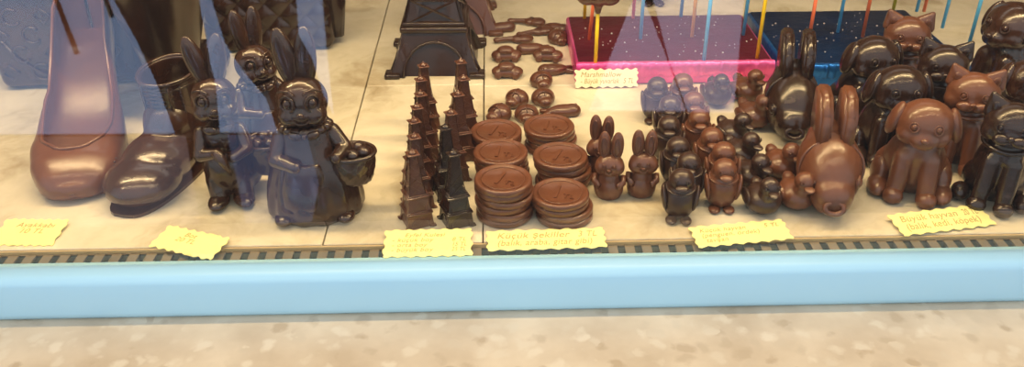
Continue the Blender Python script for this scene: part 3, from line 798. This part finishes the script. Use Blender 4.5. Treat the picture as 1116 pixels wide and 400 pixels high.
# ================================================================== placing: left side
spawn(build_handbag, 'chocolate handbag embossed with rings and diamonds at far left behind the pump shoe', 'handbag', None, (g(78, 102).x-.005, .965), R(6), 1.02)
spawn(build_quilted_bag, 'dark chocolate quilted handbag standing behind the two tall rabbits', 'handbag', None, (g(284, 70).x+.004, 1.062), R(4), 1.05)
p = g(83, 221); a = R(13)
spawn(build_pump, 'milk chocolate pump shoe with rounded toe pointing at the window', 'shoe', None, (p.x-.118*math.sin(a), p.y+.118*math.cos(a)), a, 1.0).scale = (1, 1.15, 1.06)
p = g(134, 232); a = R(-13)
b1 = boot(DARKB, .100, .000); tag(b1, 'brown chocolate ankle boot with laces between pump shoe and rabbit', 'boot'); put(b1, (p.x-.085*math.sin(a)+.006, p.y+.088*math.cos(a)), a, .93)
p = Vector((-.340, .908, 0))
b2 = boot(DARK, .170, .032); tag(b2, 'large dark chocolate boot standing behind the laced ankle boot', 'boot'); put(b2, (p.x, p.y), R(180), 1.0)
def rab(f, lab, x, y, rel, k):
    p = g(x, y); return spawn(f, lab, 'rabbit', 'tall chocolate rabbits', (p.x, p.y), facing(p, rel), k)
rab(build_slim_rabbit, 'left tall chocolate rabbit, bow at its neck, beside the ankle boot', 254, 212, -6, .98)
rab(build_skirt_rabbit, 'tallest chocolate rabbit in pleated skirt carrying a basket of eggs', 346, 228, -8, 1.0)
p = g(266, 8, .147)
rab(build_skirt_rabbit, 'tall dark rabbit half hidden between and behind the two front rabbits', 0, 300, 0, .86).location = (p.x, p.y, 0)

# ================================================================== towers
LT = [((449, 161), 'milk'), ((451, 143), 0), ((451, 126), 0), ((454, 111), 0), ((458, 97), 0), ((458, 81), 0), ((461, 66), 0)]
ordn = ['front', 'second', 'third', 'fourth', 'fifth', 'sixth', 'rearmost']
for i, ((x, y), _) in enumerate(LT):
    p = g(x, y, .073)
    spawn(build_small_tower, '%s small milk chocolate tower in the left column of towers' % ordn[i], 'tower', 'small milk chocolate towers', p[:2], R(24+random.uniform(-6, 6)), 1)
for i, (x, y) in enumerate([(491, 117), (499, 97), (505, 80), (502, 62)]):
    p = g(x, y, .073)
    spawn(build_small_tower, '%s small milk chocolate tower in the right column, behind the dark ones' % ['front', 'second', 'third', 'rearmost'][i], 'tower', 'small milk chocolate towers', p[:2], R(24+random.uniform(-6, 6)), 1)
for i, (x, y) in enumerate([(494, 161), (485, 133)]):
    p = g(x, y, .073)
    spawn(build_small_tower, ['small dark chocolate tower at the front of the right column', 'small dark chocolate tower second from the front of the right column'][i], 'tower', 'small dark chocolate towers', p[:2], R(22-4*i), 1, DARK)
spawn(build_large_tower, 'large dark chocolate tower with arched base behind the small towers', 'tower', 'large chocolate towers', (g(475, 84).x, g(475, 84).y+.050), R(-1), 1)
spawn(build_large_tower, 'large milk chocolate tower behind the large dark tower', 'tower', 'large chocolate towers', (g(484, 84).x+.006, g(475, 84).y+.178), R(4), 1.05, MILKD)

# ================================================================== coins
stacks = [('front left', (550, 233), 6, [(0, 0), (.001, 0), (-.001, .001), (.0015, 0), (-.001, .001), (-.001, -.001)]),
          ('front right', (611, 235), 4, [(.003, 0), (.003, .001), (-.001, .001), (-.001, 0)]),
          ('middle left', (547, 196), 5, [(0, 0), (.001, 0), (0, .001), (-.001, .001), (-.001, 0)]),
          ('middle right', (611, 200), 5, [(.001, 0), (.004, .001), (.003, 0), (0, .001), (-.001, 0)]),
          ('back left', (541, 166), 4, [(-.003, .001), (-.002, 0), (0, .001), (0, 0)]),
          ('back right', (599, 160), 4, [(0, 0), (.002, 0), (0, .001), (-.001, 0)])]
cn = ['topmost', 'second', 'third', 'fourth', 'fifth', 'sixth', 'bottom']
for si, (nm, (x, y), n, off) in enumerate(stacks):
    p = g(x, y)
    for k in range(n):
        top = k == n-1
        q = n-1-k
        lab = ('topmost milk chocolate coin of the %s coin stack' % nm) if top else ('bottom milk chocolate coin of the %s coin stack' % nm) if k == 0 else ('%s milk chocolate coin from the top of the %s coin stack' % (cn[q], nm))
        spawn(build_coin_top if top else build_coin, lab, 'coin', 'stacked chocolate coins', (p.x+off[k][0], p.y+off[k][1], .0062*k+.0001*k), R(20*random.random()-25 if top else 0), 1)

# ================================================================== small moulded pieces
SM = [(build_choc_fish, 547, 31, 190, 'fish', 'fish shaped chocolate at the rear left corner of the small piece cluster'),
      (build_choc_guitar, 577, 24, 170, 'guitar', 'guitar shaped chocolate at the very back of the small pieces'),
      (build_choc_guitar, 586, 35, 200, 'guitar', 'guitar shaped chocolate behind the long one in the small pieces'),
      (build_choc_fish, 607, 32, 150, 'fish', 'fish shaped chocolate nearest the pink box, rear one'),
      (build_choc_bug, 608, 43, 20, 'beetle', 'beetle shaped chocolate just left of the pink box'),
      (build_choc_guitar, 563, 43, 185, 'guitar', 'long guitar shaped chocolate lying across the middle of the small pieces'),
      (build_choc_fish, 578, 54, 10, 'fish', 'fish shaped chocolate in the middle behind the two cars'),
      (build_choc_car, 552, 62, 0, 'car', 'car shaped chocolate on the left of the small pieces, rear one'),
      (build_choc_car, 597, 62, -8, 'car', 'car shaped chocolate with ridges on the right of the small pieces'),
      (build_choc_car, 553, 80, -6, 'car', 'car shaped chocolate at the front left of the rear cluster'),
      (build_choc_fish, 602, 77, 12, 'fish', 'fish shaped chocolate at the front right of the rear cluster'),
      (build_choc_bug, 590, 90, 10, 'beetle', 'beetle shaped chocolate at the front of the rear cluster'),
      (build_choc_bug, 563, 110, -30, 'beetle', 'beetle shaped chocolate at the rear left, behind the coin stacks'),
      (build_choc_bug, 592, 109, 10, 'beetle', 'beetle shaped chocolate in the middle behind the coin stacks'),
      (build_choc_fish, 615, 122, 185, 'fish', 'fish shaped chocolate right of the beetle pieces behind the coins'),
      (build_choc_bug, 544, 126, -40, 'beetle', 'beetle shaped chocolate leftmost of those behind the coins'),
      (build_choc_bug, 574, 127, 0, 'beetle', 'beetle shaped chocolate closest behind the coins')]
for f, x, y, a, c, lab in SM:
    p = g(x, y, .004); spawn(f, lab, 'chocolate', 'small moulded chocolate pieces', p[:2], R(a), 1.06)

# ================================================================== bunnies, penguins, ducks
for (x, y), lab, rz in (((667, 142), 'small chocolate bunny, front left of the three', -2), ((704, 140), 'small chocolate bunny, right one of the three, standing apart', 4), ((657, 124), 'small chocolate bunny at the back, behind the front left one', -6)):
    p = g(x, y, .067)
    spawn(build_bunny, lab, 'bunny', 'small milk chocolate bunnies', p[:2], facing(p, rz), .97)
pm = [(791, 173), (790, 155), (777, 139), (763, 119), (757, 100), (745, 80)]
pd = [(744, 184), (752, 166), (740, 149), (730, 126), (731, 104), (717, 84)]
on = ['front', 'second', 'third', 'fourth', 'fifth', 'rearmost']
for i, (x, y) in enumerate(pm):
    p = g(x, y, .0475); spawn(build_penguin, '%s milk chocolate penguin in the light penguin column' % on[i], 'penguin', 'small milk chocolate penguins', p[:2], facing(p, 12), 1.0)
for i, (x, y) in enumerate(pd):
    p = g(x, y, .0475); spawn(build_penguin, '%s dark chocolate penguin in the dark penguin column' % on[i], 'penguin', 'small dark chocolate penguins', p[:2], facing(p, 6), 1.0, DARKS)
dd = [((836, 187), 'front dark chocolate duck, right behind the small animals card', 15), ((823, 162), 'second dark duck from the front, right of the milk penguins', 30), ((812, 139), 'third dark duck from the front in the duck row', 35),
      ((803, 118), 'fourth dark duck from the front in the duck row', 35), ((784, 76), 'rearmost dark duck in front of the pink foil box', 10)]
for (x, y), lab, rz in dd:
    p = g(x, y, .040); spawn(build_duck, lab, 'duck', 'small dark chocolate ducks', p[:2], facing(p, rz+10), .92, DARKS)
for (x, y), lab, rz in [((873, 182), 'milk chocolate duck in front of the big fish', 30), ((857, 151), 'milk chocolate duck standing alone between dark ducks and the fish', 40), ((826, 99), 'brown duck in front of the rearmost milk duck', 45), ((818, 72), 'rearmost brown duck by the right end of the pink foil box', 40)]:
    p = g(x, y, .040); spawn(build_duck, lab, 'duck', 'small milk chocolate ducks', p[:2], facing(p, rz), .94, MILKD if y < 120 else MILK)

# ================================================================== big animals
def top(x, y, h): p = g(x, y, h); return p[:2]
def big(f, lab, grp, x, y, h, rel, k=1.0, mt=None):
    p = top(x, y, h*k); return spawn(f, lab, grp, {'fish': 'big chocolate fish', 'dog': 'big chocolate dogs', 'cat': 'big chocolate cats'}[grp], p, facing(p, rel), k, mt)
big(build_fish, 'big milk chocolate fish with raised fins, front one of two', 'fish', 918, 110, .108, 14, .90)
big(build_fish, 'big dark chocolate fish behind the milk chocolate fish', 'fish', 874, 44, .108, 10, .90, DARK)
DH, CH = .0985, .1050
big(build_dog, 'milk chocolate dog sitting at the front above the big animals card', 'dog', 1014, 106, DH, 8, .94)
big(build_dog, 'dark chocolate dog directly behind the milk chocolate dog', 'dog', 983, 69, DH, 22, .97, DARK)
big(build_dog, 'rear dark chocolate dog in front of the blue foil box', 'dog', 953, 37, DH, 32, .97, DARK)
big(build_dog, 'dark brown dog at the upper right corner on bare marble', 'dog', 1118, 2, DH, -40, 1.1, DARKB)
big(build_dog, 'dark brown dog at the right edge behind the dark cat', 'dog', 1130, 62, DH, 20, .95, DARKB)
big(build_cat, 'dark chocolate cat at the right end of the front row', 'cat', 1113, 108, CH, 4, .95, DARK)
big(build_cat, 'milk chocolate cat behind the dark front cat', 'cat', 1067, 75, CH, 8, .93, MILK)
big(build_cat, 'dark chocolate cat in front of the blue box, between two milk cats', 'cat', 1034, 45, CH, 10, .93, DARK)
big(build_cat, 'brown chocolate cat standing rearmost by the blue foil box', 'cat', 993, 14, CH, 12, .95, MILKD)

# ================================================================== foil boxes with pops
def foil_box(x0, x1, y0, y1, h, top_m, side_m, name, label):
    t = thing(name, label, 'box'); cx, cy = (x0+x1)/2, (y0+y1)/2; a, b = (x1-x0)/2, (y1-y0)/2
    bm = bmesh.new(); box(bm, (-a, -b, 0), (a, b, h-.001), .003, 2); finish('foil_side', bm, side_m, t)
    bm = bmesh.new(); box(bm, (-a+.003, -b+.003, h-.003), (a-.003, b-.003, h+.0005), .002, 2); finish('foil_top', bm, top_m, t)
    # crumpled fold running along the front rim
    bm = bmesh.new(); n = 110; rows = []
    rnd = random.Random(3)
    for i in range(n+1):
        x = -a+2*a*i/n; j1, j2, j3 = [rnd.uniform(-.0012, .0012) for _ in range(3)]
        rows.append([(x, -b+.006+j1, h+.0006), (x, -b+.001+j2, h+.0012+abs(j1)), (x, -b-.0022+j3, h-.003+j2), (x, -b-.0018+j1, h-.011+j2*2), (x, -b-.0006, h-.016+j3*2)])
    loft(bm, rows); o = finish('crumpled_fold', bm, side_m, t); solidify(o, .0005)
    bm = bmesh.new()
    for k in range(60):
        ell(bm, (rnd.uniform(-a, a)*.95, rnd.uniform(-b, b)*.93, h+.0007), [rnd.uniform(.0004, .0012)]*3, (0, 0, 0), 6)
    c = finish('sugar_crumbs', bm, mat(name+'_crumbs', (.45, .42, .45), .6), t); c['kind'] = 'stuff'
    put(t, (cx, cy, 0)); return t
PH_ = .026
pl, pr, pbk = g(628, 70, PH_), g(843, 64, PH_), g(715, 16, PH_)
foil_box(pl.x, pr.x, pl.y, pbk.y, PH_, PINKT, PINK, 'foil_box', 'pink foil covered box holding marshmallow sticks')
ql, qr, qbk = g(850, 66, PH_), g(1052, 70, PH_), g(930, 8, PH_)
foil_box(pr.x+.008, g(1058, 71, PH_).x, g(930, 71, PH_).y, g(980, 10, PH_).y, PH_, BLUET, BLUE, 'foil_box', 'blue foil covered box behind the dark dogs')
posn = 0
POPS = [('yellow', 649, 68, .066, 1, 'yellow stick marshmallow pop at the front left corner of the pink box'),
        ('yellow', 637, 20, .075, 1, 'yellow stick marshmallow pop at the rear left corner of the pink box'),
        ('orange', 642, 43, .095, 0, 'orange red stick marshmallow pop leaning near the left end of the pink box'),
        ('coral', 690, 20, .13, 0, 'coral stick marshmallow pop at the rear of the pink box'),
        ('blue', 698, 42, .13, 0, 'blue stick marshmallow pop in the left middle of the pink box'),
        ('blue', 742, 18, .13, 0, 'blue stick marshmallow pop at the rear middle of the pink box'),
        ('amber', 754, 40, .13, 0, 'amber stick marshmallow pop in the middle of the pink box'),
        ('blue', 767, 66, .13, 0, 'blue stick marshmallow pop at the front edge of the pink box'),
        ('blue', 810, 38, .13, 0, 'blue stick marshmallow pop at the right end of the pink box'),
        ('yellow', 825, 63, .13, 0, 'yellow stick marshmallow pop at the front right corner of the pink box'),
        ('orange', 881, 46, .075, 0, 'orange stick marshmallow pop leftmost in the blue box'),
        ('blue', 913, 35, .13, 0, 'light blue stick marshmallow pop left in the blue box'),
        ('orange', 940, 40, .13, 0, 'orange stick marshmallow pop in the middle of the blue box'),
        ('olive', 971, 22, .13, 0, 'olive yellow stick marshmallow pop behind the brown cat'),
        ('blue', 999, 12, .13, 0, 'blue stick marshmallow pop at the rear of the blue box'),
        ('orange', 1007, 12, .13, 0, 'orange stick marshmallow pop at the rear of the blue box'),
        ('blue', 1027, 30, .13, 0, 'light blue stick marshmallow pop right in the blue box'),
        ('blue', 1054, 56, .13, 0, 'light blue stick marshmallow pop at the front right corner of the blue box')]
for c, x, y, ln, lob, lab in POPS:
    o = pop(c, ln, lob); tag(o, lab, 'pop', 'marshmallow pops on coloured sticks'); p = g(x, y, PH_+.0005); put(o, (p.x, p.y, PH_))
    if c == 'orange' and x == 642: o.rotation_euler = (0, R(4), 0)
# dim pieces standing behind the boxes
spawn(build_penguin, 'dim chocolate figure alone behind the pink foil box', 'penguin', None, (g(712, 5).x, 1.20), 0, 1.3, DARK)
spawn(build_dog, 'dark dog behind the left end of the blue foil box', 'dog', 'big chocolate dogs', (g(842, 6).x, 1.25), R(20), .9, DARK)
spawn(build_dog, 'dark dog far behind the middle of the blue foil box', 'dog', 'big chocolate dogs', (g(930, 6).x, 1.27), R(20), .9, DARK)

# ================================================================== price cards
def card(name, label, L, Rr, depth, lines, seed, mt=CARD, z=.0035, tilt=0.0, upright=None, ts=None):
    """L and Rr: pixels of the left and right middle of the card; depth in metres"""
    rnd = random.Random(seed)
    a, b = (g(*L, z), g(*Rr, z)) if upright is None else upright
    wd = (b-a).length; cx = (a+b)/2; ang = math.atan2(b.y-a.y, b.x-a.x)
    t = thing(name, label, 'card', 'handwritten price cards')
    pts = []
    def edge(p, q, n):
        for i in range(n):
            k = i/n; x = p[0]+(q[0]-p[0])*k; y = p[1]+(q[1]-p[1])*k
            nx, ny = (q[1]-p[1]), -(q[0]-p[0]); l = math.hypot(nx, ny)
            d = .0011*math.sin(k*n/4.2*2*PI)+rnd.uniform(-.0003, .0003)
            pts.append((x+nx/l*d, y+ny/l*d))
    w2, d2 = wd/2, depth/2
    edge((-w2, -d2), (w2, -d2), 30); edge((w2, -d2), (w2, d2), 12); edge((w2, d2), (-w2, d2), 30); edge((-w2, d2), (-w2, -d2), 12)
    bm = bmesh.new(); poly_prism(bm, pts, 0, .0006); finish('paper', bm, mt, t, False)
    n = len(lines)
    for i, ln in enumerate(lines):
        size = ts or depth*.70/n
        parts = ln if isinstance(ln, tuple) else (ln,)
        for j, body in enumerate(parts):
            me = text_mesh(body, size*1.15, .25, .00015); me.name = 'handwriting'; me.materials.clear(); me.materials.append(INK)
            xs = [v.co.x for v in me.vertices]
            wtxt = max(xs)-min(xs)
            room = wd*(.62 if len(parts) > 1 and j == 0 else .16 if j else .8)
            k = min(1.0, room/wtxt)
            x0 = -w2+wd*.08 if j == 0 else w2-wd*.07-wtxt*k
            yy = d2-depth*.13-size*(i+.78)*1.05
            for v in me.vertices: v.co = Vector((x0+v.co.x*k, yy+v.co.y, .0007+v.co.z*.5))
            o = bpy.data.objects.new('handwriting', me); COL.objects.link(o); o.parent = t
    t.location = (cx.x, cx.y, z if upright is None else cx.z); t.rotation_euler = (tilt, 0, ang)
    return t
TY = R(6)
card('price_card', 'bright yellow price card at the far left below the pump shoe', (-2, 253), (66, 254), .034, ['   Ayakkabı', '     10 TL'], 1, z=.002, tilt=TY, ts=.0075)
c2 = card('price_card', 'yellow price card lying aslant over the vent below the ankle boot', (174, 257), (240, 272), .028, ['       Bot', '     20 TL'], 2, z=.002, tilt=TY, ts=.0065)
card('price_card', 'yellow price card listing tower sizes and prices, below the small towers', (419, 266), (514, 264), .034, ['     Eyfel Kulesi', ('- küçük boy', '8 TL'), ('- orta boy', '15 TL'), ('- büyük boy', '25 TL')], 3, z=.002, tilt=TY)
card('price_card', 'long yellow price card below the front coin stacks', (531, 263), (659, 259), .025, [('Küçük şekiller', '3 TL'), '(balık, araba, gitar gibi)'], 4, z=.002, tilt=TY)
card('price_card', 'yellow price card below the penguins and ducks', (756, 259), (858, 250), .026, [('Küçük hayvan', '5 TL'), '(penguen, ördek)', ' tavşan'], 5, z=.002, tilt=TY)
card('price_card', 'yellow price card leaning at the feet of the milk chocolate dog', (976, 246), (1075, 234), .028, [('Büyük hayvan', '20 TL'), '(balık, kedi, köpek)'], 6, z=.003, tilt=TY)
A_, B_ = g(627, 87, .010), g(695, 87, .010)
yfr = pl.y-.006
card('price_card', 'cream marshmallow price card leaning on the pink foil box', None, None, .020, ['Marshmallow', ('- Büyük yuvarlak', '5 TL')], 7, CARDW, upright=(Vector((A_.x, yfr, .0112)), Vector((B_.x, yfr, .0112))), tilt=R(72))
A_, B_ = g(910, 76, .012), g(926, 76, .012)
yb = g(930, 71, PH_).y-.0065
card('price_card', 'small blank cream card leaning on the blue foil box', None, None, .022, [], 8, CARDW, upright=(Vector((A_.x, yb, .0125)), Vector((B_.x, yb, .0125))), tilt=R(72))
